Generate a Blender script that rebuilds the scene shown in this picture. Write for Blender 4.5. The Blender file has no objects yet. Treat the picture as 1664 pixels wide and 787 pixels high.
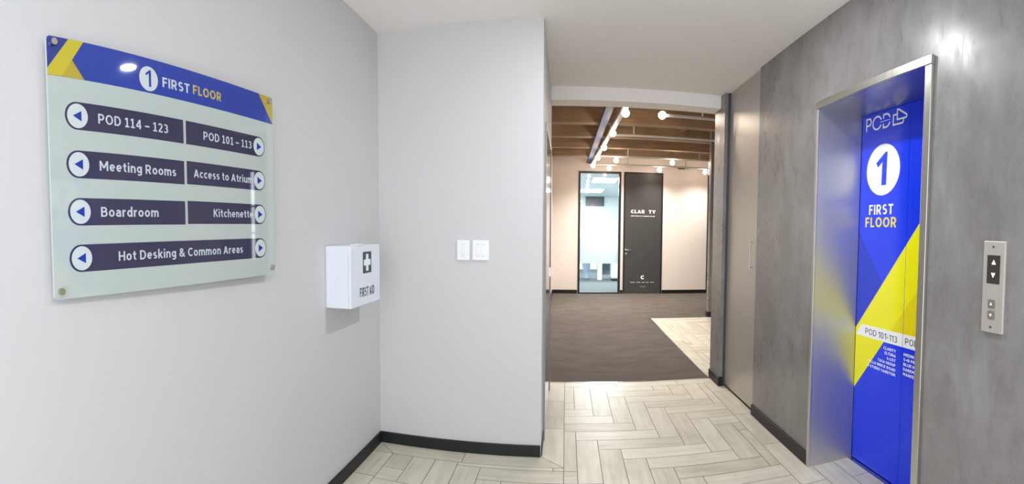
import bpy, bmesh, math, random
from mathutils import Matrix, Vector
random.seed(7)
PI = math.pi
S = bpy.context.scene
C = S.collection

# ------------------------------------------------------------------ camera
cd = bpy.data.cameras.new('camera'); cam = bpy.data.objects.new('camera', cd); C.objects.link(cam)
FPX, VY = 793.9455, 412.6424                    # focal length and axis row of a 1664 x 787 cylindrical panorama
cd.type = 'PANO'; cd.panorama_type = 'CENTRAL_CYLINDRICAL'
cd.central_cylindrical_radius = 1.0
cd.central_cylindrical_range_u_min = -832 / FPX
cd.central_cylindrical_range_u_max = 832 / FPX
cd.central_cylindrical_range_v_min = -(787 - VY) / FPX
cd.central_cylindrical_range_v_max = VY / FPX
cd.clip_start = 0.02; cd.clip_end = 100
cy, sy = math.cos(.1111), math.sin(.1111)
cp, sp = math.cos(.0449), math.sin(.0449)
cr, sr = math.cos(.0043), math.sin(.0043)
RM = Matrix(((cr, 0, sr), (0, 1, 0), (-sr, 0, cr))) @ Matrix(((1, 0, 0), (0, cp, -sp), (0, sp, cp))) @ Matrix(((cy, sy, 0), (-sy, cy, 0), (0, 0, 1)))
right, fwd, up = RM[0], RM[1], RM[2]
cam.matrix_world = Matrix(((right[0], up[0], -fwd[0], 0), (right[1], up[1], -fwd[1], 0), (right[2], up[2], -fwd[2], 1.4), (0, 0, 0, 1)))
S.camera = cam

# ------------------------------------------------------------------ world, exposure, lights
S.view_settings.view_transform = 'Standard'; S.view_settings.look = 'None'
S.view_settings.gamma = 1.0; S.view_settings.use_curve_mapping = False
S.view_settings.exposure = 0.56
S.cycles.use_denoising = True
S.cycles.max_bounces = 10; S.cycles.diffuse_bounces = 6; S.cycles.transparent_max_bounces = 12
w = bpy.data.worlds.new('world'); S.world = w; w.use_nodes = True
w.node_tree.nodes['Background'].inputs[0].default_value = (.88, .92, 1, 1)
w.node_tree.nodes['Background'].inputs[1].default_value = 2.15
def area_light(name, loc, size, power, col, size_y=None, spread=180):
    l = bpy.data.lights.new(name, 'AREA'); o = bpy.data.objects.new(name, l); C.objects.link(o)
    l.shape = 'DISK' if size_y is None else 'RECTANGLE'; l.size = size
    if size_y: l.size_y = size_y
    l.energy = power; l.color = col; l.spread = math.radians(spread); o.location = loc
    return o
COOL = (.93, .97, 1.0)
DOWNLIGHTS = [(.60, 2.285), (.56, .30)]  # second one is an unseen fill lamp, added to brighten the lobby
DOWN_POWER = [15, 8]
for (x, y), p in zip(DOWNLIGHTS, DOWN_POWER):
    area_light('downlight_lamp', (x, y, 2.676), .10, p, COOL)
GLOBE_STRENGTH = 45.0; GLOBE_SPOT = 72.0
GLOBE_COLOUR = (1.0, .82, .66)
OFFICE = [((.97, 12.6, 2.735), .62, 1.2), ((.80, 15.8, 2.735), .7, 1.2)]
for loc, a, b in OFFICE:
    area_light('office_lamp', loc, a, 150, (.95, .98, 1.0), b)

# ------------------------------------------------------------------ materials
def lin(r, g, b):
    f = lambda c: (c / 255 / 12.92) if c / 255 <= .04045 else ((c / 255 + .055) / 1.055) ** 2.4
    return (f(r), f(g), f(b), 1)
def mat(name, col, rough=.5, metal=0, noise=.0, nscale=6, spec=.5, coat=0, bump=0, bscale=60, emis=None, estr=0):
    m = bpy.data.materials.new(name); m.use_nodes = True
    nt = m.node_tree; b = nt.nodes['Principled BSDF']
    b.inputs['Roughness'].default_value = rough; b.inputs['Metallic'].default_value = metal
    b.inputs['Specular IOR Level'].default_value = spec; b.inputs['Coat Weight'].default_value = coat
    b.inputs['Coat Roughness'].default_value = .03
    b.inputs['Base Color'].default_value = col
    tc = nt.nodes.new('ShaderNodeTexCoord')
    if noise:
        n = nt.nodes.new('ShaderNodeTexNoise'); n.inputs['Scale'].default_value = nscale; n.inputs['Detail'].default_value = 5
        nt.links.new(tc.outputs['Object'], n.inputs['Vector'])
        mx = nt.nodes.new('ShaderNodeMix'); mx.data_type = 'RGBA'
        mx.inputs['A'].default_value = tuple(c * (1 - noise) for c in col[:3]) + (1,)
        mx.inputs['B'].default_value = tuple(min(1, c * (1 + noise)) for c in col[:3]) + (1,)
        nt.links.new(n.outputs['Fac'], mx.inputs['Factor']); nt.links.new(mx.outputs['Result'], b.inputs['Base Color'])
    if bump:
        n2 = nt.nodes.new('ShaderNodeTexNoise'); n2.inputs['Scale'].default_value = bscale; n2.inputs['Detail'].default_value = 4
        nt.links.new(tc.outputs['Object'], n2.inputs['Vector'])
        bp = nt.nodes.new('ShaderNodeBump'); bp.inputs['Strength'].default_value = bump; bp.inputs['Distance'].default_value = .01
        nt.links.new(n2.outputs['Fac'], bp.inputs['Height']); nt.links.new(bp.outputs['Normal'], b.inputs['Normal'])
    if emis:
        b.inputs['Emission Color'].default_value = emis; b.inputs['Emission Strength'].default_value = estr
    return m
def ramp(nt, stops):
    r = nt.nodes.new('ShaderNodeValToRGB'); e = r.color_ramp.elements
    while len(e) < len(stops): e.new(.5)
    for k, (p, c) in zip(e, stops): k.position = p; k.color = c
    return r
def mapped_noise(nt, scale_vec, scale, detail=6, rough=.55, dist=0, coord='Object'):
    tc = nt.nodes.new('ShaderNodeTexCoord'); mp = nt.nodes.new('ShaderNodeMapping'); mp.inputs['Scale'].default_value = scale_vec
    n = nt.nodes.new('ShaderNodeTexNoise'); n.inputs['Scale'].default_value = scale; n.inputs['Detail'].default_value = detail
    n.inputs['Roughness'].default_value = rough; n.inputs['Distortion'].default_value = dist
    nt.links.new(tc.outputs[coord], mp.inputs['Vector']); nt.links.new(mp.outputs['Vector'], n.inputs['Vector'])
    return n, mp
def math_node(nt, op, a, b):
    m = nt.nodes.new('ShaderNodeMath'); m.operation = op
    for i, v in enumerate((a, b)):
        if isinstance(v, (int, float)): m.inputs[i].default_value = v
        else: nt.links.new(v, m.inputs[i])
    return m.outputs[0]

M = {}
M['paint'] = mat('white_paint', lin(205, 205, 204), .55, noise=.012, nscale=2, bump=.015, bscale=220)
M['ceiling'] = mat('ceiling_paint', lin(246, 242, 238), .7, noise=.01, nscale=2)
M['cream'] = mat('cream_paint', lin(230, 221, 213), .6, noise=.012, nscale=2)
M['black_skirting'] = mat('black_skirting', lin(15, 18, 21), .5, noise=.1, nscale=8)
M['black'] = mat('black_satin', lin(28, 28, 30), .4, noise=.1)
M['charcoal_door'] = mat('charcoal_door', lin(66, 65, 65), .45, noise=.05, nscale=3)
M['white_plastic'] = mat('white_plastic', lin(240, 241, 241), .3, noise=.01)
M['box_white'] = mat('box_white', lin(228, 232, 240), .35, noise=.01)
M['dark_green'] = mat('emblem_dark_green', lin(44, 74, 74), .5, noise=.05)
M['emblem_white'] = mat('emblem_white', lin(240, 243, 243), .5, noise=.01)
M['ink'] = mat('dark_ink', lin(38, 40, 46), .5, noise=.05)
M['chrome'] = mat('polished_steel', lin(200, 198, 192), .18, 1, noise=.04)
M['grey_metal'] = mat('grey_metal_trim', lin(120, 118, 116), .35, 1, noise=.05)
M['switch_grey'] = mat('switch_line', lin(190, 193, 193), .5, noise=.03)
# sign: printed glass
M['glass_green'] = mat('frosted_sign_glass', lin(184, 195, 190), .03, noise=.015, nscale=3, spec=.55)
M['glass_edge'] = mat('sign_glass_edge', lin(150, 168, 160), .1, noise=.03)
M['sign_blue'] = mat('sign_blue', lin(42, 66, 160), .03, noise=.02, nscale=3, spec=.55)
M['sign_blue_dark'] = mat('sign_blue_dark', lin(48, 62, 138), .03, noise=.02, nscale=3, spec=.55)
M['sign_yellow'] = mat('sign_yellow', lin(196, 182, 50), .03, noise=.03, nscale=3, spec=.55)
M['sign_yellow_dark'] = mat('sign_yellow_dark', lin(182, 162, 58), .03, noise=.03, nscale=3, spec=.55)
M['sign_navy'] = mat('sign_navy', lin(64, 62, 86), .03, noise=.02, nscale=3, spec=.55)
M['sign_pale'] = mat('sign_pale', lin(205, 214, 214), .03, noise=.01, spec=.55)
M['sign_text'] = mat('sign_text_pale', lin(198, 206, 214), .1, noise=.01)
M['sign_text_gold'] = mat('sign_text_gold', lin(196, 178, 92), .1, noise=.02)
# lift wrap
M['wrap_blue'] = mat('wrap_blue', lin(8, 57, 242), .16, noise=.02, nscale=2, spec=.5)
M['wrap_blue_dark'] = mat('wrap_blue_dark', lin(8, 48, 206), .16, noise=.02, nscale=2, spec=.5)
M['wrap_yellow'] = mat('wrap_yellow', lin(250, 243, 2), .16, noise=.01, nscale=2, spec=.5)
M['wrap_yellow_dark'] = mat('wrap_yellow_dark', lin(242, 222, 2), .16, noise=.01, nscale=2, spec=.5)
M['wrap_white'] = mat('wrap_white', lin(250, 251, 252), .2, noise=.01, spec=.5)
M['wrap_gold'] = mat('wrap_gold_text', lin(240, 222, 96), .2, noise=.01)
M['wrap_ink'] = mat('wrap_ink', lin(34, 36, 50), .3, noise=.05)
M['button_dark'] = mat('indicator_dark', lin(52, 47, 44), .3, noise=.05)
M['button_grey'] = mat('button_grey', lin(120, 112, 104), .3, noise=.05)
M['panel_metal'] = mat('call_panel_metal', lin(196, 190, 182), .42, .55, noise=.03)
M['indicator_lit'] = mat('indicator_lit', lin(250, 246, 240), .4, noise=.01, emis=(1, .97, .93, 1), estr=.6)
M['lit_globe'] = mat('lit_globe', (1, .9, .8, 1), .4, noise=.01, emis=GLOBE_COLOUR + (1,), estr=GLOBE_STRENGTH)
M['conduit'] = mat('white_conduit', lin(200, 200, 196), .4, noise=.03)
M['tray_blue'] = mat('blue_cable_tray', lin(40, 58, 104), .6, noise=.12, nscale=5)
M['downlight'] = mat('downlight_disc', (1, 1, 1, 1), .5, noise=.01, emis=(.95, .98, 1, 1), estr=6)
M['daylight'] = mat('daylit_pane', lin(230, 238, 245), .4, noise=.01, emis=(.82, .92, 1, 1), estr=5)
M['light_panel'] = mat('office_light_panel', (1, 1, 1, 1), .5, noise=.01, emis=(.96, .98, 1, 1), estr=5)
M['office_white'] = mat('office_white', lin(232, 240, 242), .5, noise=.01)
M['office_ceiling'] = mat('office_ceiling', lin(200, 212, 214), .6, noise=.02)
M['office_carpet'] = mat('office_carpet', lin(82, 90, 92), .95, noise=.12, nscale=60)
M['office_blue'] = mat('office_blue', lin(186, 210, 228), .5, noise=.05)
M['film_grey'] = mat('film_grey', lin(170, 184, 190), .5, noise=.03)
M['office_grey'] = mat('office_grey', lin(110, 130, 142), .5, noise=.05)
M['screen'] = mat('screen_grey', lin(74, 82, 86), .35, noise=.05)
M['red'] = mat('screen_red', lin(214, 72, 80), .4, noise=.05)

def brushed(name, col, rough, direction):
    m = mat(name, col, rough, 1); nt = m.node_tree; b = nt.nodes['Principled BSDF']
    sc = (220, 220, 3) if direction == 'z' else (3, 220, 220)
    n, _ = mapped_noise(nt, sc, 1.0, 3)
    mr = nt.nodes.new('ShaderNodeMapRange'); mr.inputs['To Min'].default_value = rough * .75; mr.inputs['To Max'].default_value = rough * 1.3
    nt.links.new(n.outputs['Fac'], mr.inputs['Value']); nt.links.new(mr.outputs['Result'], b.inputs['Roughness'])
    b.inputs['Anisotropic'].default_value = .4
    return m
M['steel'] = brushed('brushed_stainless_steel', lin(206, 205, 202), .42, 'z')
M['steel_frame'] = brushed('frame_stainless_steel', lin(200, 197, 190), .3, 'z')
M['satin_panel'] = mat('satin_grey_laminate', lin(178, 174, 168), .32, .3, noise=.015, nscale=2, bump=.01, bscale=150)

def plaster():
    m = bpy.data.materials.new('polished_grey_plaster'); m.use_nodes = True; nt = m.node_tree; b = nt.nodes['Principled BSDF']
    n1, _ = mapped_noise(nt, (1, 1, .7), 3.0, 7, .6, .8)
    n2, _ = mapped_noise(nt, (1, 1, .5), 10, 6, .6, .5)
    n3, _ = mapped_noise(nt, (1, 1, .22), 34, 4, .6, .2)
    a = math_node(nt, 'ADD', math_node(nt, 'MULTIPLY', n1.outputs['Fac'], .6), math_node(nt, 'MULTIPLY', n2.outputs['Fac'], .3))
    a = math_node(nt, 'ADD', a, math_node(nt, 'MULTIPLY', n3.outputs['Fac'], .10))
    r = ramp(nt, [(.36, lin(118, 115, 113)), (.46, lin(126, 123, 121)), (.54, lin(133, 130, 129)), (.64, lin(145, 143, 143))])
    nt.links.new(a, r.inputs['Fac']); nt.links.new(r.outputs['Color'], b.inputs['Base Color'])
    mr = nt.nodes.new('ShaderNodeMapRange'); mr.inputs['From Min'].default_value = .35; mr.inputs['From Max'].default_value = .65
    mr.inputs['To Min'].default_value = .24; mr.inputs['To Max'].default_value = .38
    nt.links.new(n2.outputs['Fac'], mr.inputs['Value']); nt.links.new(mr.outputs['Result'], b.inputs['Roughness'])
    b.inputs['Specular IOR Level'].default_value = .4
    bp = nt.nodes.new('ShaderNodeBump'); bp.inputs['Strength'].default_value = .05; bp.inputs['Distance'].default_value = .004
    nt.links.new(a, bp.inputs['Height']); nt.links.new(bp.outputs['Normal'], b.inputs['Normal'])
    return m
M['plaster'] = plaster()

def plank(name, along):
    m = bpy.data.materials.new(name); m.use_nodes = True; nt = m.node_tree; b = nt.nodes['Principled BSDF']
    geo = nt.nodes.new('ShaderNodeNewGeometry')
    sc = (2.2, 26, 1) if along == 'x' else (26, 2.2, 1)
    n, mp = mapped_noise(nt, sc, 1.0, 6, .6, .3)
    cmb = nt.nodes.new('ShaderNodeCombineXYZ')
    off = math_node(nt, 'MULTIPLY', geo.outputs['Random Per Island'], 40)
    for k in range(3): nt.links.new(off, cmb.inputs[k])
    nt.links.new(cmb.outputs[0], mp.inputs['Location'])
    n2, mp2 = mapped_noise(nt, (1, 1, 1), 5.5, 4, .5, .2)
    nt.links.new(cmb.outputs[0], mp2.inputs['Location'])
    a = math_node(nt, 'ADD', math_node(nt, 'MULTIPLY', n.outputs['Fac'], .5), math_node(nt, 'MULTIPLY', n2.outputs['Fac'], .3))
    a = math_node(nt, 'ADD', a, math_node(nt, 'MULTIPLY', geo.outputs['Random Per Island'], .2))
    r = ramp(nt, [(.28, lin(172, 165, 147)), (.45, lin(196, 190, 173)), (.6, lin(209, 204, 188)), (.78, lin(217, 214, 202))])
    nt.links.new(a, r.inputs['Fac']); nt.links.new(r.outputs['Color'], b.inputs['Base Color'])
    b.inputs['Roughness'].default_value = .40; b.inputs['Specular IOR Level'].default_value = .33
    return m
M['plank_x'] = plank('wood_look_tile_across', 'x'); M['plank_y'] = plank('wood_look_tile_along', 'y')
M['grout'] = mat('brown_grout', lin(112, 96, 74), .8, noise=.1, nscale=20)

def carpet():
    m = bpy.data.materials.new('brown_grey_carpet'); m.use_nodes = True; nt = m.node_tree; b = nt.nodes['Principled BSDF']
    n, _ = mapped_noise(nt, (1, 1, 1), 170, 3, .7)
    n2, _ = mapped_noise(nt, (1, 1.6, 1), 3, 4, .5)
    a = math_node(nt, 'ADD', math_node(nt, 'MULTIPLY', n.outputs['Fac'], .75), math_node(nt, 'MULTIPLY', n2.outputs['Fac'], .25))
    r = ramp(nt, [(.3, lin(66, 60, 57)), (.5, lin(94, 87, 82)), (.7, lin(122, 113, 107))])
    nt.links.new(a, r.inputs['Fac']); nt.links.new(r.outputs['Color'], b.inputs['Base Color'])
    b.inputs['Roughness'].default_value = .95; b.inputs['Specular IOR Level'].default_value = .15
    bp = nt.nodes.new('ShaderNodeBump'); bp.inputs['Strength'].default_value = .5; bp.inputs['Distance'].default_value = .01
    nt.links.new(n.outputs['Fac'], bp.inputs['Height']); nt.links.new(bp.outputs['Normal'], b.inputs['Normal'])
    return m
M['carpet'] = carpet()

def timber(name, dark, mid, light, sc):
    m = bpy.data.materials.new(name); m.use_nodes = True; nt = m.node_tree; b = nt.nodes['Principled BSDF']
    n, _ = mapped_noise(nt, sc, 1.0, 6, .6, .4)
    n2, _ = mapped_noise(nt, (1, 1, 1), 1.6, 3, .5)
    a = math_node(nt, 'ADD', math_node(nt, 'MULTIPLY', n.outputs['Fac'], .5), math_node(nt, 'MULTIPLY', n2.outputs['Fac'], .5))
    r = ramp(nt, [(.3, dark), (.5, mid), (.7, light)])
    nt.links.new(a, r.inputs['Fac']); nt.links.new(r.outputs['Color'], b.inputs['Base Color'])
    b.inputs['Roughness'].default_value = .75
    return m
M['joist'] = timber('timber_joist', lin(124, 102, 80), lin(152, 127, 100), lin(174, 150, 122), (2, 18, 18))
M['deck'] = timber('timber_deck_boards', lin(106, 82, 60), lin(148, 116, 84), lin(178, 144, 106), (1.5, 9, 9))

def clear_glass():
    m = bpy.data.materials.new('clear_window_glass'); m.use_nodes = True; nt = m.node_tree; nt.nodes.remove(nt.nodes['Principled BSDF'])
    t = nt.nodes.new('ShaderNodeBsdfTransparent'); t.inputs['Color'].default_value = (.96, .98, .98, 1)
    g = nt.nodes.new('ShaderNodeBsdfGlossy'); g.inputs['Roughness'].default_value = .02
    f = nt.nodes.new('ShaderNodeFresnel'); f.inputs['IOR'].default_value = 1.45
    mx = nt.nodes.new('ShaderNodeMixShader'); out = nt.nodes['Material Output']
    nt.links.new(f.outputs[0], mx.inputs[0]); nt.links.new(t.outputs[0], mx.inputs[1]); nt.links.new(g.outputs[0], mx.inputs[2])
    nt.links.new(mx.outputs[0], out.inputs['Surface'])
    return m
def frosted_film():
    m = bpy.data.materials.new('frosted_film'); m.use_nodes = True; nt = m.node_tree; nt.nodes.remove(nt.nodes['Principled BSDF'])
    t = nt.nodes.new('ShaderNodeBsdfTransparent'); t.inputs['Color'].default_value = (.9, .97, 1, 1)
    d = nt.nodes.new('ShaderNodeBsdfTranslucent'); d.inputs['Color'].default_value = (.85, .93, .95, 1)
    d2 = nt.nodes.new('ShaderNodeBsdfDiffuse'); d2.inputs['Color'].default_value = (.82, .9, .92, 1)
    a = nt.nodes.new('ShaderNodeMixShader'); a.inputs[0].default_value = .45
    b = nt.nodes.new('ShaderNodeMixShader'); b.inputs[0].default_value = .2
    nt.links.new(d.outputs[0], a.inputs[1]); nt.links.new(d2.outputs[0], a.inputs[2])
    nt.links.new(a.outputs[0], b.inputs[1]); nt.links.new(t.outputs[0], b.inputs[2])
    nt.links.new(b.outputs[0], nt.nodes['Material Output'].inputs['Surface'])
    return m
M['clear_glass'] = clear_glass(); M['frost'] = frosted_film()
M['frame_grey'] = mat('frame_grey', lin(150, 148, 145), .35, noise=.02)
M['trim_dark_grey'] = mat('trim_dark_grey', lin(66, 67, 70), .4, noise=.04)
M['door_gloss'] = mat('glossy_grey_door', lin(120, 116, 112), .08, noise=.02, nscale=3, spec=.6)

# ------------------------------------------------------------------ mesh helpers
def box(bm, x0, x1, y0, y1, z0, z1, bev=0, seg=2, mi=0):
    v = [bm.verts.new(p) for p in ((x0, y0, z0), (x1, y0, z0), (x1, y1, z0), (x0, y1, z0), (x0, y0, z1), (x1, y0, z1), (x1, y1, z1), (x0, y1, z1))]
    fs = [bm.faces.new([v[i] for i in f]) for f in ((0, 3, 2, 1), (4, 5, 6, 7), (0, 1, 5, 4), (1, 2, 6, 5), (2, 3, 7, 6), (3, 0, 4, 7))]
    for f in fs: f.material_index = mi
    if bev:
        es = list({e for f in fs for e in f.edges})
        bmesh.ops.bevel(bm, geom=es, offset=bev, segments=seg, affect='EDGES', profile=.5)
def prism(bm, pts, y0, y1, hole=None, bev=0):
    """outline pts (x, z) in the front plane; front at y0 (towards -y), back at y1"""
    a = sum(pts[i][0] * pts[(i + 1) % len(pts)][1] - pts[(i + 1) % len(pts)][0] * pts[i][1] for i in range(len(pts)))
    if a < 0: pts = pts[::-1]
    f = [bm.verts.new((x, y0, z)) for x, z in pts]; b = [bm.verts.new((x, y1, z)) for x, z in pts]
    front = bm.faces.new(f); bm.faces.new(b[::-1])
    n = len(pts)
    for i in range(n): bm.faces.new((f[i], b[i], b[(i + 1) % n], f[(i + 1) % n]))
    if bev: bmesh.ops.bevel(bm, geom=list(front.edges), offset=bev, segments=2, affect='EDGES')
def cyl(bm, p, q, r, n=20, r2=None):
    p, q = Vector(p), Vector(q); d = q - p
    rot = d.to_track_quat('Z', 'Y').to_matrix().to_4x4()
    bmesh.ops.create_cone(bm, cap_ends=True, segments=n, radius1=r, radius2=r if r2 is None else r2, depth=d.length, matrix=Matrix.Translation((p + q) / 2) @ rot)
def sphere(bm, c, r, n=24, m=14, sz=1):
    bmesh.ops.create_uvsphere(bm, u_segments=n, v_segments=m, radius=r, matrix=Matrix.Translation(c) @ Matrix.Diagonal((1, 1, sz, 1)))
def circ(cx, cz, rx, rz=None, n=40, a0=0, a1=2 * PI):
    rz = rx if rz is None else rz
    k = n if abs(a1 - a0 - 2 * PI) < 1e-6 else n + 1
    return [(cx + rx * math.cos(a0 + (a1 - a0) * i / n), cz + rz * math.sin(a0 + (a1 - a0) * i / n)) for i in range(k)]
def obj(name, bm, m, parent=None, smooth=False, label=None):
    me = bpy.data.meshes.new(name)
    bmesh.ops.recalc_face_normals(bm, faces=bm.faces[:])
    bm.to_mesh(me); bm.free()
    for mm in (m if isinstance(m, (list, tuple)) else [m]): me.materials.append(M[mm])
    if smooth:
        for p in me.polygons: p.use_smooth = True
        me.set_sharp_from_angle(angle=math.radians(35))
    o = bpy.data.objects.new(name, me); C.objects.link(o)
    if parent: o.parent = parent
    if label: o['label'] = label
    return o
def new(): return bmesh.new()
def bx(name, m, parent, *a, **k):
    lab = k.pop('label', None); b = new(); box(b, *a, **k); return obj(name, b, m, parent, label=lab)
def pr(name, m, parent, pts, y0, y1, bev=0, label=None):
    b = new(); prism(b, pts, y0, y1, bev=bev); return obj(name, b, m, parent, label=label)
def thing(name, label, cat, loc=(0, 0, 0), rz=0, group=None):
    o = bpy.data.objects.new(name, None); C.objects.link(o); o.empty_display_size = .1
    o.location = loc; o.rotation_euler = (0, 0, rz); o['label'] = label; o['category'] = cat
    if group: o['group'] = group
    return o
def struct(name, bm, m, parent=None, label=None):
    o = obj(name, bm, m, parent)
    if not parent:
        o['kind'] = 'structure'
        if label: o['label'] = label
    return o
def rooms(name, label, loc, rz=0):
    o = bpy.data.objects.new(name, None); C.objects.link(o); o.location = loc; o.rotation_euler = (0, 0, rz)
    o['kind'] = 'structure'; o['label'] = label
    return o
# lettering drawn as strokes of one weight; capital height 1, x-height .73
def letter(c, w, foot):
    h = w / 2; T, B, X = 1 - h, h, .73
    def arc(cx, cz, rx, rz, a0, a1, n=12):
        return [(cx + rx * math.cos(math.radians(a0 + (a1 - a0) * k / n)), cz + rz * math.sin(math.radians(a0 + (a1 - a0) * k / n))) for k in range(n + 1)]
    def ell(cx, cz, rx, rz): return ('o', [(cx + rx * math.cos(2 * PI * k / 28), cz + rz * math.sin(2 * PI * k / 28)) for k in range(28)])
    stem = [(h, 0), (h, 1)]; xs = [(h, 0), (h, X)]; tall = [(h, 0), (h, 1.06)]
    if c == 'A': return .70, [[(h * .9, 0), (.35, 1 - h * .6)], [(.70 - h * .9, 0), (.35, 1 - h * .6)], [(.17, .29), (.53, .29)]]
    if c == 'B': return .61, [stem, [(h, T), (.30, T)] + arc(.30, (T + .53) / 2, .27 - h, (T - .53) / 2, 90, -90) + [(h, .53)], [(.3, .53)] + arc(.33, (.53 + B) / 2, .28 - h, (.53 - B) / 2, 90, -90) + [(h, B)]]
    if c == 'C': return .62, [arc(.37, .5, .37 - h, .5 - h, 48, 312, 20)]
    if c == 'D': return .66, [stem, [(h, T), (.28, T)] + arc(.28, .5, .38 - h, T - .5, 90, -90) + [(h, B)]]
    if c == 'E': return .51, [stem, [(h, T), (.51, T)], [(h, .52), (.46, .52)], [(h, B), (.51, B)]]
    if c == 'F': return .50, [stem, [(h, T), (.50, T)], [(h, .50), (.45, .50)]]
    if c == 'G': return .67, [arc(.37, .5, .37 - h, .5 - h, 50, 318, 20) + [(.67 - h, .22), (.67 - h, .47), (.40, .47)]]
    if c == 'H': return .66, [stem, [(.66 - h, 0), (.66 - h, 1)], [(h, .5), (.66 - h, .5)]]
    if c == 'I': return w, [stem]
    if c == 'K': return .62, [stem, [(.55, 1), (h, .36)], [(.24, .56), (.56, 0)]]
    if c == 'L': return .48, [stem, [(h, B), (.48, B)]]
    if c == 'M': return .82, [stem, [(.82 - h, 0), (.82 - h, 1)], [(h, .98), (.41, .28)], [(.82 - h, .98), (.41, .28)]]
    if c == 'N': return .67, [stem, [(.67 - h, 0), (.67 - h, 1)], [(h, .97), (.67 - h, .03)]]
    if c == 'O': return .74, [ell(.37, .5, .37 - h, .5 - h)]
    if c in 'PR':
        g = [stem, [(h, T), (.30, T)] + arc(.30, (T + .42) / 2, .29 - h, (T - .42) / 2, 90, -90) + [(h, .42)]]
        return (.59, g) if c == 'P' else (.62, g + [[(.30, .44), (.53, 0)]])
    if c == 'S': return .56, [arc(.28, (T + .5) / 2, .27 - h, (T - .5) / 2, 35, 270, 14) + arc(.28, (.5 + B) / 2, .28 - h, (.5 - B) / 2, 90, -145, 14)[1:]]
    if c == 'T': return .58, [[(0, T), (.58, T)], [(.29, 0), (.29, 1)]]
    if c == 'U': return .65, [[(h, 1), (h, .34)] + arc(.325, .34, .325 - h, .34 - h, 180, 360, 14) + [(.65 - h, 1)]]
    if c == 'Y': return .64, [[(.07, 1), (.32, .40)], [(.57, 1), (.32, .40)], [(.32, .46), (.32, 0)]]
    if c == 'a': return .50, [arc(.24, .47, .26 - h, X - h - .47, 150, 0) + [(.50 - h, 0)], [(.50 - h, .42), (.23, .42)] + arc(.22, (.42 + B) / 2, .22 - h, (.42 - B) / 2, 90, 270) + [(.30, B), (.50 - h, .2)]]
    if c == 'c': return .46, [arc(.27, X / 2, .27 - h, X / 2 - h, 45, 315, 18)]
    if c == 'd': return .54, [ell(.26, X / 2, .26 - h, X / 2 - h), [(.54 - h, 0), (.54 - h, 1.06)]]
    if c == 'e': return .54, [[(h, .36), (.54 - h, .36)], arc(.27, X / 2, .27 - h, X / 2 - h, 0, 318, 20)]
    if c == 'g': return .54, [ell(.26, X / 2 + .02, .26 - h, X / 2 - h - .02), [(.54 - h, X), (.54 - h, -.06)] + arc(.27, -.06, .27 - h, .2 - h, 0, -150)[1:]]
    if c in 'hn': return .52, [tall if c == 'h' else xs, [(h, .42)] + arc(.26, .42, .26 - h, X - h - .42, 180, 0)[1:] + [(.52 - h, 0)]]
    if c == 'i': return w, [xs, [(h, .86), (h, .86 + w * 1.05)]]
    if c == 'k': return .52, [tall, [(.46, X), (h, .26)], [(.2, .42), (.47, 0)]]
    if c == 'm': return .82, [xs, [(h, .42)] + arc((.41 + h) / 2, .42, (.41 - h) / 2, X - h - .42, 180, 0)[1:] + [(.41, 0)], [(.41, .42)] + arc((1.23 - h) / 2, .42, (.41 - h) / 2, X - h - .42, 180, 0)[1:] + [(.82 - h, 0)]]
    if c == 'o': return .55, [ell(.275, X / 2, .275 - h, X / 2 - h)]
    if c == 'r': return .35, [xs, [(h, .38)] + arc(.32, .38, .32 - h, X - h - .38, 180, 85)[1:]]
    if c == 's': return .44, [arc(.22, (X - h + .37) / 2, .21 - h, (X - h - .37) / 2, 35, 270) + arc(.22, (.37 + B) / 2, .22 - h, (.37 - B) / 2, 90, -145)[1:]]
    if c == 't': return .36, [[(.17, .94), (.17, .26)] + arc(.33, .26, .16, .26 - h, 180, 275)[1:], [(0, X - h), (.35, X - h)]]
    if c == 'u': return .52, [[(h, X), (h, .30)] + arc(.26, .30, .26 - h, .30 - h, 180, 360)[1:], [(.52 - h, 0), (.52 - h, X)]]
    if c == '0': return .54, [ell(.27, .5, .27 - h, .5 - h)]
    if c == '1': return (.46, [[(.05, .80), (.25, .95)], [(.25, 0), (.25, 1)], [(.04, B), (.46, B)]]) if foot else (.34, [[(.05, .78), (.34 - h, .95)], [(.34 - h, 0), (.34 - h, 1)]])
    if c == '2': return .53, [arc(.26, .70, .26 - h, .30 - h, 160, -38, 14) + [(h + .03, B)], [(h * .7, B), (.53, B)]]
    if c == '3': return .52, [arc(.24, (T + .52) / 2, .25 - h, (T - .52) / 2, 145, -90, 14), arc(.24, (.52 + B) / 2, .28 - h, (.52 - B) / 2, 90, -145, 14)]
    if c == '4': return .58, [[(.43, 0), (.43, 1)], [(.41, .95), (.07, .29)], [(.03, .27), (.58, .27)]]
    if c == '&': return .70, [[(.67, 0), (.17, .62)] + arc(.29, .76, .14, .24 - h, 210, -30)[1:] + [(.16, .44)] + arc(.28, .27, .28 - h, .27 - h, 140, 320) + [(.62, .46)]]
    if c == '+': return .52, [[(0, .45), (.52, .45)], [(.26, .19), (.26, .71)]]
    return (.5 if c == '\u2013' else .30), [[(0, .40), ((.5 if c == '\u2013' else .30), .40)]]
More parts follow.
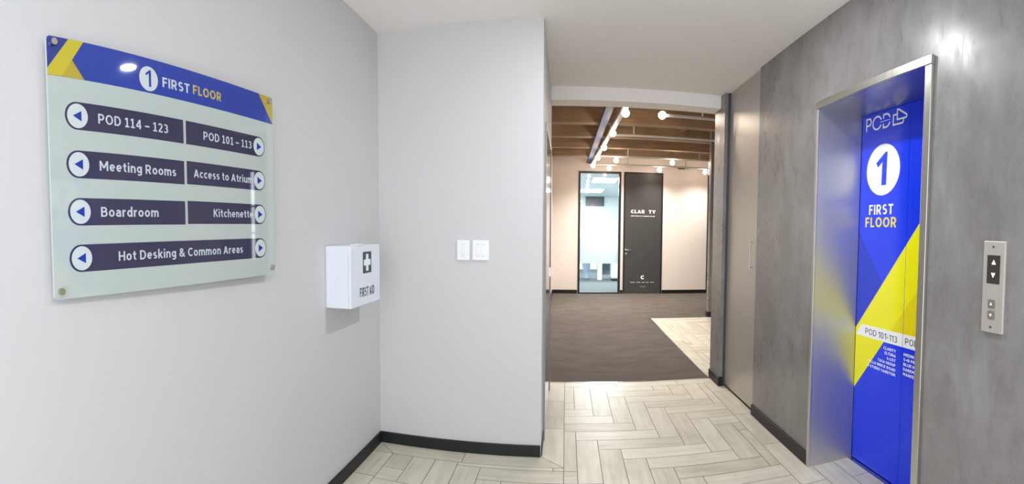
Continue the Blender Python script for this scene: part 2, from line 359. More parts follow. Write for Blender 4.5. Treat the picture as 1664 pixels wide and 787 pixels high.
def ribbon(bm, pts, w, closed, tr):
    n = len(pts); L, R = [], []
    for i in range(n):
        p = Vector(pts[i]); a = Vector(pts[i - 1]) if (i or closed) else None; b = Vector(pts[(i + 1) % n]) if (i < n - 1 or closed) else None
        d1 = (p - a).normalized() if a is not None else None; d2 = (b - p).normalized() if b is not None else None
        d1 = d1 or d2; d2 = d2 or d1
        n1 = Vector((-d1.y, d1.x)); n2 = Vector((-d2.y, d2.x)); k = (n1 + n2) / max(.5, 1 + n1.dot(n2))
        L.append(bm.verts.new(tr(p + k * w / 2))); R.append(bm.verts.new(tr(p - k * w / 2)))
    for i in range(n if closed else n - 1):
        q = (i + 1) % n; bm.faces.new((L[i], R[i], R[q], L[q]))
def text(name, s, m, parent, x0, x1, zb, cap, y, w=.17, label=None, foot=False):
    """lettering facing -y: text s fitted to x0..x1, capital height cap, baseline at zb"""
    pen = 0; gs = []
    for c in s:
        if c == ' ': pen += .27; continue
        W, st = letter(c, w, foot); gs.append((pen, st)); pen += W + .13
    k = (x1 - x0) / (pen - .13); bm = new(); dy = [0]
    for p0, st in gs:
        for g in st:
            closed = g[0] == 'o'; pts = g[1] if closed else g
            dy[0] += 1
            ribbon(bm, pts, w, closed, lambda v, e=y - .0003 - .00002 * (dy[0] % 3): (x0 + (p0 + v.x) * k, e, zb + v.y * cap))
    for f in bm.faces:
        f.normal_update()
        if f.normal.y > 0: f.normal_flip()
    me = bpy.data.meshes.new(name); bm.to_mesh(me); bm.free(); me.materials.append(M[m])
    o = bpy.data.objects.new(name, me); C.objects.link(o); o.parent = parent
    if label: o['label'] = label
    return o

# ------------------------------------------------------------------ room shell
XL, YE, XE, XR, ZC, YF = -1.203, 2.984, -.146, 1.434, 2.683, 11.142
YB0, YB1, ZB = 4.36, 4.565, 2.566          # bulkhead
YJ = 4.49                                   # tile / carpet joint
ZD = 3.22                                   # hall deck
b = new(); box(b, XL - .12, XL, -0.7, YE, 0, ZC); struct('wall_left', b, 'paint')
b = new(); box(b, XL - .12, XE, YE, YB1, 0, ZD); struct('wall_end', b, 'paint')
b = new(); box(b, -.46, -.32, YB1, YF + .12, 0, ZD + .2); struct('wall_hall_left', b, 'cream')
LY0, LY1, LZ = 1.588, 2.562, 2.172          # hole for the lift
b = new(); box(b, XR, XR + .30, LY1, 3.5, 0, ZC); struct('wall_right_far', b, 'plaster')
b = new(); box(b, XR, XR + .30, LY0, LY1, LZ, ZC); struct('wall_right_over_lift', b, 'plaster')
b = new(); box(b, XR, XR + .30, -0.7, LY0, 0, ZC); struct('wall_right_near', b, 'plaster')
b = new(); box(b, 1.49, XR + .42, 3.5, 4.25, 0, ZC); struct('wall_recess', b, 'black')
b = new(); box(b, 1.402, XR + .42, 4.25, 4.545, 0, ZD); struct('wall_pillar', b, 'plaster')
b = new(); box(b, 2.385, 5.2, 7.9, 8.02, 0, ZD); struct('wall_lobby', b, 'plaster')
b = new(); box(b, 5.2, 5.32, 4.4, YF + .12, 0, ZD); struct('wall_hall_right', b, 'cream')
b = new(); box(b, XR + .42, 5.2, 4.4, 4.545, 0, ZD); struct('wall_hall_near', b, 'cream')
# far wall with openings for window and door
WX0, WX1, WZ = .262, 1.236, 2.79
DX0, DX1, DZ = 1.30, 2.212, 2.79
b = new()
for x0, x1 in ((-.46, WX0), (WX1, DX0), (DX1, 3.30)): box(b, x0, x1, YF, YF + .12, 0, ZD)
box(b, WX0, WX1, YF, YF + .12, WZ, ZD); box(b, DX0, DX1, YF, YF + .12, DZ, ZD)
struct('wall_far', b, 'cream')
b = new(); box(b, 3.285, 3.345, YF - .012, YF + .12, 0, 2.80); struct('trim_far_corner', b, 'black')
b = new(); box(b, 3.345, 5.2, YF, YF + .12, 0, ZD); struct('wall_far_right', b, 'cream')
# narrow daylit side window of the lift lobby (mirrored in the directory sign)
w2 = rooms('window_2', 'narrow daylit window in the grey lobby wall', (3.91, 7.9, .85))
f = new(); box(f, 0, .03, -.01, 0, 0, 1.85); box(f, .12, .15, -.01, 0, 0, 1.85)
for z in (0, .55, 1.1, 1.82): box(f, .03, .12, -.01, 0, z, z + .03)
obj('frame', f, 'black', w2)
bx('pane', 'daylight', w2, .03, .12, -.004, 0, .03, 1.82)
# ceilings
b = new(); box(b, XL - .12, XR + .42, -0.7, YB0, ZC, ZC + .1); struct('ceiling', b, 'ceiling')
b = new(); box(b, XE, 1.402, YB0, YB1, ZB, ZD, bev=.004); struct('ceiling_bulkhead', b, 'ceiling')
ch = rooms('ceiling_hall', 'timber joist ceiling of the hall beyond the white bulkhead', (0, 0, 0))
bx('deck', 'deck', ch, -.46, 5.3, YB1, YF + .12, ZD, ZD + .06)
for y0, wd, z0 in ((5.05, .20, 3.0), (6.10, .20, 3.0), (7.17, .18, 3.0), (8.20, .18, 3.0), (9.24, .16, 3.0), (10.28, .16, 3.0)):
    bx('joist', 'joist', ch, -.32, 5.2, y0, y0 + wd, z0, ZD, bev=.006)
for x, y0, y1 in ((1.62, 5.25, 6.10), (1.9, 7.35, 8.20), (2.5, 9.40, 10.28)):
    bx('blocking_board', 'joist', ch, x, x + .05, y0, y1, 3.12, ZD)
# skirtings
def skirt(name, *a):
    b = new(); box(b, *a, bev=.003); struct(name, b, 'black_skirting')
skirt('baseboard_left', XL, XL + .014, -0.7, YE - .014, 0, .072)
skirt('baseboard_end', XL, XE - .004, YE - .014, YE, 0, .072)
skirt('baseboard_right_far', XR - .014, XR, LY1 + .016, 3.5, 0, .08)
skirt('baseboard_right_near', XR - .014, XR, -0.7, LY0 - .045, 0, .08)
skirt('baseboard_pillar', 1.388, 1.402, 4.236, 4.545, 0, .085)
skirt('baseboard_pillar_side', 1.402, 1.434, 4.236, 4.25, 0, .085)
skirt('baseboard_lobby', 2.372, 5.2, 7.886, 7.9, 0, .085)
skirt('baseboard_lobby_end', 2.372, 2.385, 7.9, 8.02, 0, .085)
skirt('baseboard_far_left', -.32, WX0 - .01, YF - .014, YF, 0, .085)
skirt('baseboard_far_mid', WX1 + .006, DX0 - .006, YF - .014, YF, 0, .085)
skirt('baseboard_far_right', DX1 + .006, 3.285, YF - .014, YF, 0, .085)
skirt('baseboard_hall_left', -.32, -.306, 4.60, YF - .014, 0, .085)

# ------------------------------------------------------------------ floors
PW = .143; PL = 4 * PW
def poly_floor(bm, pts, mi, gap=.0019):
    cx = sum(p[0] for p in pts) / len(pts); cyy = sum(p[1] for p in pts) / len(pts)
    n = len(pts); out = []
    a = sum(pts[i][0] * pts[(i + 1) % n][1] - pts[(i + 1) % n][0] * pts[i][1] for i in range(n))
    if a < 0: pts = pts[::-1]
    for i in range(n):
        p0, p1, p2 = Vector(pts[i - 1]), Vector(pts[i]), Vector(pts[(i + 1) % n])
        d1 = (p1 - p0).normalized(); d2 = (p2 - p1).normalized()
        n1 = Vector((-d1.y, d1.x)); n2 = Vector((-d2.y, d2.x))
        k = (n1 + n2) / max(.3, 1 + n1.dot(n2))
        out.append(p1 + k * gap)
    f = bm.faces.new([bm.verts.new((q.x, q.y, 0)) for q in out]); f.material_index = mi
def clip(r, q):
    x0, x1, y0, y1 = max(r[0], q[0]), min(r[1], q[1]), max(r[2], q[2]), min(r[3], q[3])
    return (x0, x1, y0, y1) if x1 - x0 > .006 and y1 - y0 > .006 else None
def herring(bm, regions, ox, oy, i0, i1, k0, k1):
    for k in range(k0, k1):
        for s in range(i0, i1):
            X = ox + (k + 8 * s) * PW; Y = oy - k * PW
            for r, mi in (((X, X + PL, Y, Y + PW), 1), ((X, X + PW, Y - PL, Y), 2)):
                for q in regions:
                    c = clip(r, q)
                    if c: poly_floor(bm, [(c[0], c[2]), (c[1], c[2]), (c[1], c[3]), (c[0], c[3])], mi)
def strip(bm, x0, x1, y0, y1, along, phase=0):
    L = PL
    a0, a1 = (x0, x1) if along == 'x' else (y0, y1)
    t = a0 - phase
    while t < a1:
        u0, u1 = max(t, a0), min(t + L, a1)
        if u1 - u0 > .01:
            r = (u0, u1, y0, y1) if along == 'x' else (x0, x1, u0, u1)
            poly_floor(bm, [(r[0], r[2]), (r[1], r[2]), (r[1], r[3]), (r[0], r[3])], 1 if along == 'x' else 2)
        t += L
fl = new()
GZ = -.0012
box(fl, XL - .12, XR + .42, -0.7, YJ + .015, -.08, GZ)
XB, YBR = 1.291, YJ - .13
herring(fl, [(-.003, XB, -0.7, YBR), (XL + PW, -.003, -0.7, YE - PW)], .077, 3.23, -3, 4, -14, 42)
strip(fl, XL, XL + PW, -0.7, YE - PW, 'y', .2)
poly_floor(fl, [(XL, YE - PW), (XL + PW, YE - PW), (XL, YE)], 2)
poly_floor(fl, [(XL, YE), (XL + PW, YE - PW), (-.62, YE - PW), (-.62, YE)], 1)
poly_floor(fl, [(-.62, YE), (-.62, YE - PW), (-.003, YE - PW), (XE, YE)], 1)
poly_floor(fl, [(XE, YE), (-.003, YE - PW), (-.003, 3.42), (XE, 3.42)], 2)
strip(fl, XE, -.003, 3.42, YJ, 'y', 0)
strip(fl, -.003, XR, YBR, YJ, 'x', .1)
strip(fl, XB, XR + .02, -0.7, YBR, 'y', .35)
strip(fl, XR + .02, XR + .163, LY0, LY1, 'y', .1); strip(fl, XR + .163, XR + .31, LY0, LY1, 'y', .4)
struct('floor', fl, ['grout', 'plank_x', 'plank_y'])
# metal joint strip between tile and carpet
b = new(); box(b, XE, 1.40, YJ, YJ + .012, -.02, .003); struct('trim_threshold', b, 'chrome')
b = new(); box(b, 1.378, 1.39, YJ + .012, 7.86, -.02, .003); struct('trim_carpet_edge', b, 'chrome')
# carpet (L-shaped)
b = new(); box(b, -.46, 1.378, YJ + .012, YF + .12, -.08, 0); box(b, 1.378, 5.2, 7.87, YF + .12, -.08, 0); struct('floor_carpet', b, 'carpet')
# tiled lift lobby to the right of the carpet
fb = new(); box(fb, 1.39, 5.2, YJ + .012, 7.87, -.08, GZ)
herring(fb, [(1.39 + PW, 5.2, 4.545, 7.87 - PW)], 1.60, 6.5, -3, 4, -22, 30)
strip(fb, 1.39, 1.39 + PW, 4.55, 7.87 - PW, 'y', .1); strip(fb, 1.39, 5.2, 7.87 - PW, 7.87, 'x', .3)
struct('floor_lobby', fb, ['grout', 'plank_x', 'plank_y'])

# ------------------------------------------------------------------ directory sign on the left wall
sp1, sp2 = Vector((-1.182, .677)), Vector((-1.160, 1.705)); SW = (sp2 - sp1).length; SH = .735
ang = math.atan2(sp2.y - sp1.y, sp2.x - sp1.x)
sg = thing('directory_sign', 'glass floor directory sign with blue header reading FIRST FLOOR on the left wall', 'sign', (sp1.x, sp1.y, 1.229), ang)
def rrect(x0, x1, z0, z1, r):
    return circ(x1 - r, z1 - r, r, n=6, a0=0, a1=PI / 2) + circ(x0 + r, z1 - r, r, n=6, a0=PI / 2, a1=PI) + circ(x0 + r, z0 + r, r, n=6, a0=PI, a1=1.5 * PI) + circ(x1 - r, z0 + r, r, n=6, a0=1.5 * PI, a1=2 * PI)
pr('glass_panel', 'glass_green', sg, rrect(0, SW, 0, SH, .012), 0, .008, bev=.0012)
E1, E2, E3, E4 = -.0003, -.0006, -.0009, -.0012
hb = pr('header_band', 'sign_blue', sg, [(.001, .626), (SW - .001, .626)] + circ(SW - .012, SH - .0125, .0115, n=6, a0=0, a1=PI / 2) + circ(.012, SH - .0125, .0115, n=6, a0=PI / 2, a1=PI), E1, 0, label='blue printed header band')
pr('header_triangle', 'sign_blue_dark', hb, [(.001, .646), (.001, .722), (.012, .733), (.070, .733)], E2, E1, label='darker blue corner of the header')
pr('header_chevron', 'sign_yellow', hb, [(.001, .645), (.071, .7338), (.121, .7338), (.081, .677), (.045, .6265), (.001, .6265)], E2, E1, label='yellow slanted stripe at the left end')
pr('header_chevron', 'sign_yellow_dark', hb, [(.081, .677), (.045, .6265), (.121, .6265)], E2, E1, label='darker yellow wedge under the stripe')
pr('header_corner', 'sign_yellow_dark', hb, [(.934, .7338), (SW - .012, .7338), (SW - .0012, .722), (SW - .0012, .6265)], E2, E1, label='yellow corner at the right end')
pr('numeral_disc', 'sign_pale', hb, circ(.3635, .670, .0385), E2, E1, label='pale disc behind the numeral 1')
def one(cx, cz, h):
    k = h / .052
    return [(cx + x * k, cz + z * k) for x, z in ((-.0165, .0125), (-.0125, .0075), (-.0018, .0155), (-.0018, -.026), (.0075, -.026), (.0075, .026), (.0005, .026))]
pr('numeral', 'sign_blue', hb, one(.3655, .6715, .052), E3, E2, label='blue numeral 1')
text('lettering', 'FIRST', 'sign_text', hb, .421, .545, .655, .0315, E2, .18, label='white lettering FIRST')
text('lettering', 'FLOOR', 'sign_text_gold', hb, .561, .708, .657, .0315, E2, .18, label='gold lettering FLOOR')
BR = .0395
def disc_and_arrow(bar, cx, cz, left):
    pr('arrow_disc', 'sign_pale', bar, circ(cx, cz, .0348), E2, E1, label='pale arrow disc')
    s = -1 if left else 1
    pr('arrow', 'sign_blue', bar, [(cx + s * .016, cz), (cx - s * .013, cz + .0148), (cx - s * .013, cz - .0148)], E3, E2, label='blue arrow pointing ' + ('left' if left else 'right'))
def bar_left(cz, words, x0, x1, x_end=.511, both=False):
    pts = circ(.052 + BR, cz, BR, n=20, a0=PI / 2, a1=1.5 * PI)
    if both: pts += circ(.969 - BR, cz, BR, n=20, a0=-PI / 2, a1=PI / 2)
    else: pts += [(x_end, cz - BR), (x_end, cz + BR)]
    bar = pr('direction_bar', 'sign_navy', sg, pts, E1, 0, label='dark direction bar reading ' + words)
    disc_and_arrow(bar, .094, cz, True)
    if both: disc_and_arrow(bar, .9305, cz, False)
    text('lettering', words, 'sign_text', bar, x0, x1, cz - .0145, .029, E1, .16, foot=True, label='pale lettering ' + words)
def bar_right(cz, words, x0, x1):
    pts = circ(.969 - BR, cz, BR, n=20, a0=-PI / 2, a1=PI / 2) + [(.523, cz + BR), (.523, cz - BR)]
    bar = pr('direction_bar', 'sign_navy', sg, pts, E1, 0, label='dark direction bar reading ' + words)
    disc_and_arrow(bar, .9305, cz, False)
    text('lettering', words, 'sign_text', bar, x0, x1, cz - .0145, .029, E1, .16, foot=True, label='pale lettering ' + words)
bar_left(.521, 'POD 114 – 123', .165, .441); bar_right(.521, 'POD 101 – 113', .609, .883)
bar_left(.383, 'Meeting Rooms', .165, .472); bar_right(.385, 'Access to Atrium', .556, .884)
bar_left(.247, 'Boardroom', .165, .390); bar_right(.249, 'Kitchenette', .653, .884)
bar_left(.113, 'Hot Desking & Common Areas', .225, .816, both=True)
for x, z in ((.020, .716), (.999, .716), (.020, .023), (1.004, .030)):
    b = new(); cyl(b, (x, -.012, z), (x, .0, z), .0095, 24); cyl(b, (x, 0, z), (x, .012, z), .008, 20)
    d = .018 + (x / SW) * .022
    cyl(b, (x, .008, z), (x, d, z), .007, 16)
    obj('standoff', b, 'chrome', sg, smooth=True, label='steel standoff bolt')

# ------------------------------------------------------------------ first aid box
fa = thing('first_aid_box', 'white metal first aid box mounted on the left wall below the sign', 'first aid box', (XL, 2.235, 1.008), PI / 2)
FW, FD, FH = .393, .146, .322
bx('body', 'box_white', fa, 0, FW, -FD + .016, 0, 0, FH, bev=.003)
lid = bx('door_panel', 'box_white', fa, .0, FW, -FD, -FD + .015, 0, FH, bev=.003)
EM = (.152, .268, .170, .286)
pr('emblem', 'dark_green', lid, [(EM[0], EM[2]), (EM[1], EM[2]), (EM[1], EM[3]), (EM[0], EM[3])], -FD - .0004, -FD, label='dark green emblem square')
cx_, cz_, a_, t_ = (EM[0] + EM[1]) / 2, (EM[2] + EM[3]) / 2, .046, .0165
pr('emblem_cross', 'emblem_white', lid, [(cx_ - t_, cz_ - a_), (cx_ + t_, cz_ - a_), (cx_ + t_, cz_ - t_), (cx_ + a_, cz_ - t_), (cx_ + a_, cz_ + t_), (cx_ + t_, cz_ + t_), (cx_ + t_, cz_ + a_), (cx_ - t_, cz_ + a_), (cx_ - t_, cz_ + t_), (cx_ - a_, cz_ + t_), (cx_ - a_, cz_ - t_), (cx_ - t_, cz_ - t_)], -FD - .0008, -FD - .0004, label='white cross')
text('lettering', 'FIRST AID', 'dark_green', lid, .110, .308, .046, .050, -FD, .2, label='dark lettering FIRST AID')
bx('latch', 'box_white', fa, .085, .15, -FD - .004, -FD + .045, FH, FH + .009, bev=.002)
bx('back_plate', 'switch_grey', fa, -.006, FW + .006, -.004, 0, .0, FH + .004)

# ------------------------------------------------------------------ light switches on the end wall
def switch(x0, x1, label, cols):
    t = thing('light_switch', label, 'light switch', (x0, YE, 1.222), 0, 'light switches on the end wall')
    W_, H_ = x1 - x0, .126
    bx('cover_plate', 'white_plastic', t, 0, W_, -.011, 0, 0, H_, bev=.004)
    for c in cols:
        bx('rocker', 'white_plastic', t, c - .013, c + .013, -.014, -.011, .04, .088, bev=.0015)
        for z in (.098, .026): bx('indicator_slot', 'switch_grey', t, c - .008, c + .008, -.0116, -.0108, z, z + .003)
    return t
switch(-.678, -.597, 'narrow single white light switch plate, the left one of the adjoining pair', [.0405])
switch(-.580, -.475, 'wider double white light switch plate, the right one of the adjoining pair', [.036, .069])

# ------------------------------------------------------------------ lift entrance (faces -X, local x runs to the right as seen)
el = thing('elevator_entrance', 'lift entrance with steel frame and blue and yellow wrapped doors reading FIRST FLOOR', 'elevator', (XR, 2.555, 0), -PI / 2)
OW = .945                                    # clear opening from local x = 0 to OW
RD = .306                                    # depth of the reveal
OH = 2.160
def uy(Y): return 2.555 - Y
jl = new(); box(jl, -.024, .0, -.014, -.0008, 0, OH, bev=.002); box(jl, -.006, 0, -.0008, RD - .004, 0, OH + .006)
obj('jamb', jl, 'steel', el, label='left steel jamb reflecting the blue doors')
jr = new(); box(jr, OW, OW + .043, -.02, -.0008, 0, OH, bev=.003); box(jr, OW, OW + .006, -.0008, RD - .004, 0, OH + .006)
obj('jamb', jr, 'steel_frame', el, label='right steel jamb')
hd = new(); box(hd, -.024, OW + .043, -.022, -.0008, OH, OH + .042, bev=.003); box(hd, 0, OW, -.0008, RD - .004, OH, OH + .006)
obj('header', hd, 'steel_frame', el)
SPL = uy(2.085)
bx('sill', 'chrome', el, .0, OW, RD - .03, RD + .05, -.006, .0015)
DZ0, DZ1 = .006, 2.30
dl = bx('door_panel', 'wrap_blue', el, .001, SPL - .0015, RD, RD + .03, DZ0, DZ1, label='left lift door with numeral 1 and tenant list')
dr = bx('door_panel', 'wrap_blue', el, SPL + .0015, OW + .05, RD, RD + .03, DZ0, DZ1, label='right lift door, mostly hidden by the jamb')
bx('light_block_panel', 'black', el, -.12, OW + .15, RD + .031, RD + .05, 0, 2.32)  # unseen sheet behind the doors, widened to stop world light leaking round them
def D(Y, z): return (uy(Y), z)
F1, F2, F3 = RD - .0004, RD - .0008, RD - .0012
def cut(pts, x_lo, x_hi):
    def half(ps, sgn, c):
        out = []
        for i in range(len(ps)):
            p, q = ps[i], ps[(i + 1) % len(ps)]
            a, bb = sgn * (p[0] - c), sgn * (q[0] - c)
            if a >= 0: out.append(p)
            if a * bb < 0:
                t = a / (a - bb); out.append((p[0] + t * (q[0] - p[0]), p[1] + t * (q[1] - p[1])))
        return out
    return half(half(pts, 1, x_lo), -1, x_hi)
def wrap(name, m, pts, y0, y1, label):
    for door, lo, hi in ((dl, .0015, SPL - .0017), (dr, SPL + .0017, OW + .049)):
        p = cut(pts, lo, hi)
        if len(p) > 2: pr(name, m, door, p, y0, y1, label=label)
# line A from (Y 2.546, .846) rising to (1.97, 1.503); line B from (2.552, .454) to (2.262, .794)
sA = (1.503 - .846) / (2.546 - 1.970)
sB = (.794 - .454) / (2.552 - 2.262)
def zA(x): return .836 + sA * x
def zB(x): return .451 + sB * x
XM = OW + .049
wrap('yellow_stripe', 'wrap_yellow', [(0, zB(0)), (XM, zB(XM)), (XM, zA(XM)), (0, zA(0))], F1, RD, 'yellow diagonal stripe')
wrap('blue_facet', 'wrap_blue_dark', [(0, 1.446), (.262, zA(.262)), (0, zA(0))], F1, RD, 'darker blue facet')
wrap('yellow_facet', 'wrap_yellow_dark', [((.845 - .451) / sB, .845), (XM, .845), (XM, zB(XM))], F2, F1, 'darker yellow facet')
xb = (.80 - .451) / sB
wrap('blue_field', 'wrap_blue', [((.87 - .451) / sB, .87), (XM, .87), (XM, zB(XM) - .6), (xb - .02, zB(xb - .02) - .0001)], F1 - .0001, F1, 'blue field beside the tenant list')
wrap('white_band', 'wrap_white', [(.066, .868), (XM, .884), (XM, .808), (.008, .795)], F3, RD, 'white slanted band')
pr('numeral_disc', 'wrap_white', dl, circ(.229, 1.812, .163, .152, n=64), F1, RD, label='white disc behind the numeral 1')
pr('numeral', 'wrap_blue', dl, [D(2.391, 1.856), D(2.302, 1.914), D(2.284, 1.914), D(2.289, 1.720), D(2.334, 1.720), D(2.331, 1.858), D(2.374, 1.828)], F2, F1, label='blue numeral 1')
text('lettering', 'FIRST', 'wrap_white', dl, uy(2.451), uy(2.212), 1.547, .060, F1, .18, label='white lettering FIRST')
text('lettering', 'FLOOR', 'wrap_gold', dl, uy(2.486), uy(2.178), 1.471, .060, F1, .18, label='yellow lettering FLOOR')
text('lettering', 'POD 101-113', 'wrap_ink', dl, uy(2.447), uy(2.134), .815, .036, F3, .125, label='dark lettering POD 101-113')
text('lettering', 'POD 114-123', 'wrap_ink', dr, uy(2.063), uy(1.75), .821, .036, F3, .125, label='dark lettering, mostly behind the jamb')
for i, (s, wd) in enumerate((('CLARITY', .116), ('ELTURA', .103), ('A-LIST', .082), ('TASA GROUP', .168), ('YELLO BRICK ROAD', .270), ('O STUDIO SANDTON', .272))):
    text('lettering', s, 'wrap_white', dl, uy(2.142) - wd, uy(2.142), .757 - .0272 * i, .0165, F2, .18, label='small white tenant name ' + s)
for i, (s, wd) in enumerate((('MEDIN', .088), ('S+B PR', .098), ('BLUE M', .102), ('DARKM', .094), ('MARKE', .092))):
    text('lettering', s, 'wrap_white', dr, uy(2.072), uy(2.072) + wd, .755 - .0272 * i, .0165, F2, .18, label='small white tenant name on the right door')
# outline logo above the disc: POD and two stacked arrow shapes, drawn as strokes
b = new(); sw = .0100
def line(pts, closed=False, wd=None, k=0): ribbon(b, pts, wd or sw, closed, lambda v: (v.x, F1 - .0001 * k, v.y))
px = uy(2.506)
line([(px, 2.060), (px, 2.140)]); line([(px, 2.135), (px + .025, 2.135)] + circ(px + .026, 2.115, .021, n=8, a0=PI / 2, a1=-PI / 2) + [(px, 2.094)], k=1)
ox = uy(2.397); line(circ(ox, 2.098, .043, .038, n=32, a0=.35, a1=2 * PI - .42))
dx = uy(2.334)
line([(dx, 2.112), (dx, 2.136), (dx + .026, 2.136)] + circ(dx + .028, 2.098, .036, .038, n=8, a0=PI / 2 - .1, a1=.34))
line([(dx, 2.084), (dx, 2.060), (dx + .026, 2.060)] + circ(dx + .028, 2.098, .036, .038, n=8, a0=-PI / 2 + .1, a1=-.34))
line([(ox + .030, 2.0975), (dx + .066, 2.0995)], wd=.003)
ix = uy(2.240)
line([(ix + .034, 2.116), (ix, 2.116), (ix, 2.060), (ix + .085, 2.060), (ix + .093, 2.068), (ix + .093, 2.083)])
line([(ix + .036, 2.086), (ix + .036, 2.143), (ix + .046, 2.143), (ix + .120, 2.102), (ix + .122, 2.092), (ix + .115, 2.086)], True, k=1)
obj('logo', b, 'wrap_white', dl, label='white outline logo reading POD with arrow shapes')

# ------------------------------------------------------------------ lift call panel
cp_ = thing('call_panel', 'steel lift call panel with up and down arrows right of the lift', 'lift call panel', (XR, 1.2365, 1.060), -PI / 2)
PWd, PH = .106, .349
bx('face_plate', 'panel_metal', cp_, 0, PWd, -.014, 0, 0, PH, bev=.003)
ds = bx('indicator', 'button_dark', cp_, .0215, .0845, -.0152, -.014, .187, .295, label='dark direction indicator')
pr('arrow', 'indicator_lit', ds, [(.0435, .260), (.0645, .260), (.054, .278)], -.0156, -.0152, label='white up arrow')
pr('arrow', 'indicator_lit', ds, [(.0425, .228), (.0635, .228), (.053, .209)], -.0156, -.0152, label='white down arrow')
for z, upw in ((.110, True), (.068, False)):
    bt = bx('call_button', 'button_grey', cp_, .034, .066, -.018, -.014, z - .0155, z + .0155, bev=.003, label='grey %s button' % ('up' if upw else 'down'))
    s = 1 if upw else -1
    pr('arrow', 'indicator_lit', bt, [(.0445, z - s * .004), (.0555, z - s * .004), (.050, z + s * .006)], -.0184, -.018)
for z in (.327, .022):
    b = new(); cyl(b, (.050, -.017, z), (.050, -.014, z), .0045, 16); obj('screw', b, 'grey_metal', cp_, smooth=True)

# ------------------------------------------------------------------ tall grey cupboard door between lift wall and pillar
cb = thing('service_cupboard', 'tall satin grey service cupboard door between the lift wall and the pillar', 'cupboard', (1.452, 4.243, 0), -PI / 2)
CW = 4.243 - 3.503
cdoor = bx('door', 'satin_panel', cb, .004, CW, 0, .022, .018, ZC - .004, bev=.0015)
bx('plinth', 'black', cb, 0, CW, .012, .03, 0, .018)
b = new()
hx = CW - .1; cyl(b, (hx, -.03, 1.12), (hx, -.03, 1.37), .005, 14); cyl(b, (hx, -.03, 1.145), (hx, 0, 1.145), .004, 12); cyl(b, (hx, -.03, 1.345), (hx, 0, 1.345), .004, 12)
obj('handle', b, 'chrome', cdoor, smooth=True, label='slim steel bar handle')
b = new(); box(b, 1.434, 1.49, 4.238, 4.25, 0, ZC); struct('trim_recess', b, 'trim_dark_grey')

# ------------------------------------------------------------------ glossy door on the corridor's left side
d2 = rooms('door_2', 'glossy grey door on the left side of the corridor', (XE, 3.22, 0), PI / 2)
bx('leaf', 'door_gloss', d2, .04, 1.03, -.006, 0, .01, 2.08)
fr = new(); box(fr, 0, .04, -.012, 0, 0, 2.12); box(fr, 1.03, 1.07, -.012, 0, 0, 2.12); box(fr, .04, 1.03, -.012, 0, 2.08, 2.12)
obj('door_frame', fr, 'frame_grey', d2)
bx('lock_plate', 'chrome', d2, .94, .99, -.014, -.006, 1.02, 1.10, bev=.001)
skirt('baseboard_corridor', XE, XE + .006, YE + .004, 3.215, 0, .072)

# ------------------------------------------------------------------ glazed panel and office door in the far wall
wn = rooms('window_1', 'tall glazed panel in black frame beside the charcoal office door', (WX0, YF, 0))
WW = WX1 - WX0; FT = .048
f = new()
box(f, 0, FT, -.012, .08, 0, WZ); box(f, WW - FT, WW, -.012, .08, 0, WZ); box(f, FT, WW - FT, -.012, .08, 0, .03); box(f, FT, WW - FT, -.012, .08, WZ - .045, WZ)
obj('frame', f, 'black', wn)
pane = bx('pane', 'clear_glass', wn, FT, WW - FT, .03, .036, .03, WZ - .045)
bx('frosted_film', 'frost', pane, FT + .001, WW - FT - .001, .026, .0295, .69, 1.275, label='frosted film band')
b = new(); box(b, .085, .86, .024, .0295, 1.285, 1.293)
for g in ([(.15, 1.45), (.19, 1.395), (.235, 1.45)], [(.19, 1.40), (.175, 1.35)], circ(.345, 1.40, .055, .05, n=16, a0=-2.3, a1=2.3), [(.52, 1.44), (.585, 1.44), (.55, 1.35)], [(.63, 1.355), (.70, 1.355)]):
    ribbon(b, g, .014, False, lambda v: (v.x, .026, v.y))
obj('lettering', b, 'film_grey', pane, label='faint grey lettering above the film')
dn = rooms('door_1', 'tall charcoal office door with white lettering in the far wall', (DX0, YF, 0))
DW = DX1 - DX0
f = new(); box(f, 0, .03, -.012, .08, 0, DZ); box(f, DW - .03, DW, -.012, .08, 0, DZ); box(f, .03, DW - .03, -.012, .08, DZ - .03, DZ)
obj('frame', f, 'black', dn)
leaf = bx('leaf', 'charcoal_door', dn, .031, DW - .031, .0, .045, .006, DZ - .031)
def X(x): return x - DX0
text('lettering', 'CLAR', 'wrap_white', leaf, X(1.47), X(1.79), 1.855, .078, 0, .22, label='white lettering CLAR')
text('lettering', 'TY', 'wrap_white', leaf, X(1.885), X(2.042), 1.855, .078, 0, .22, label='white lettering TY')
b = new(); xx = X(1.47)
for k in (.10, .09, .045, .03, .16, .05, .07):
    box(b, xx, xx + k - .008, -.0006, 0, 1.782, 1.802); xx += k + .004
obj('tagline', b, 'switch_grey', leaf)
b = new(); ribbon(b, circ(X(1.766), .378, .034, .033, n=18, a0=.75, a1=2 * PI - .75), .026, False, lambda v: (v.x, -.0005, v.y)); obj('logo', b, 'wrap_white', leaf, label='white letter C')
b = new()
for x0, x1 in ((1.478, 1.585), (1.625, 1.715), (1.752, 1.815), (1.85, 1.91), (1.95, 2.035)): box(b, X(x0), X(x1), -.0006, 0, .254, .270)
box(b, X(1.70), X(1.835), -.0006, 0, .158, .166)
obj('small_print', b, 'switch_grey', leaf)
b = new(); box(b, X(1.345), X(1.40), -.008, 0, .985, 1.04, bev=.002); cyl(b, (X(1.372), -.045, 1.012), (X(1.372), 0, 1.012), .009, 14); box(b, X(1.362), X(1.51), -.055, -.038, 1.0, 1.02, bev=.004)
obj('handle', b, 'chrome', leaf, smooth=True, label='steel lever handle')
bx('lock_plate', 'chrome', leaf, X(1.345), X(1.40), -.008, 0, .895, .95, bev=.002)

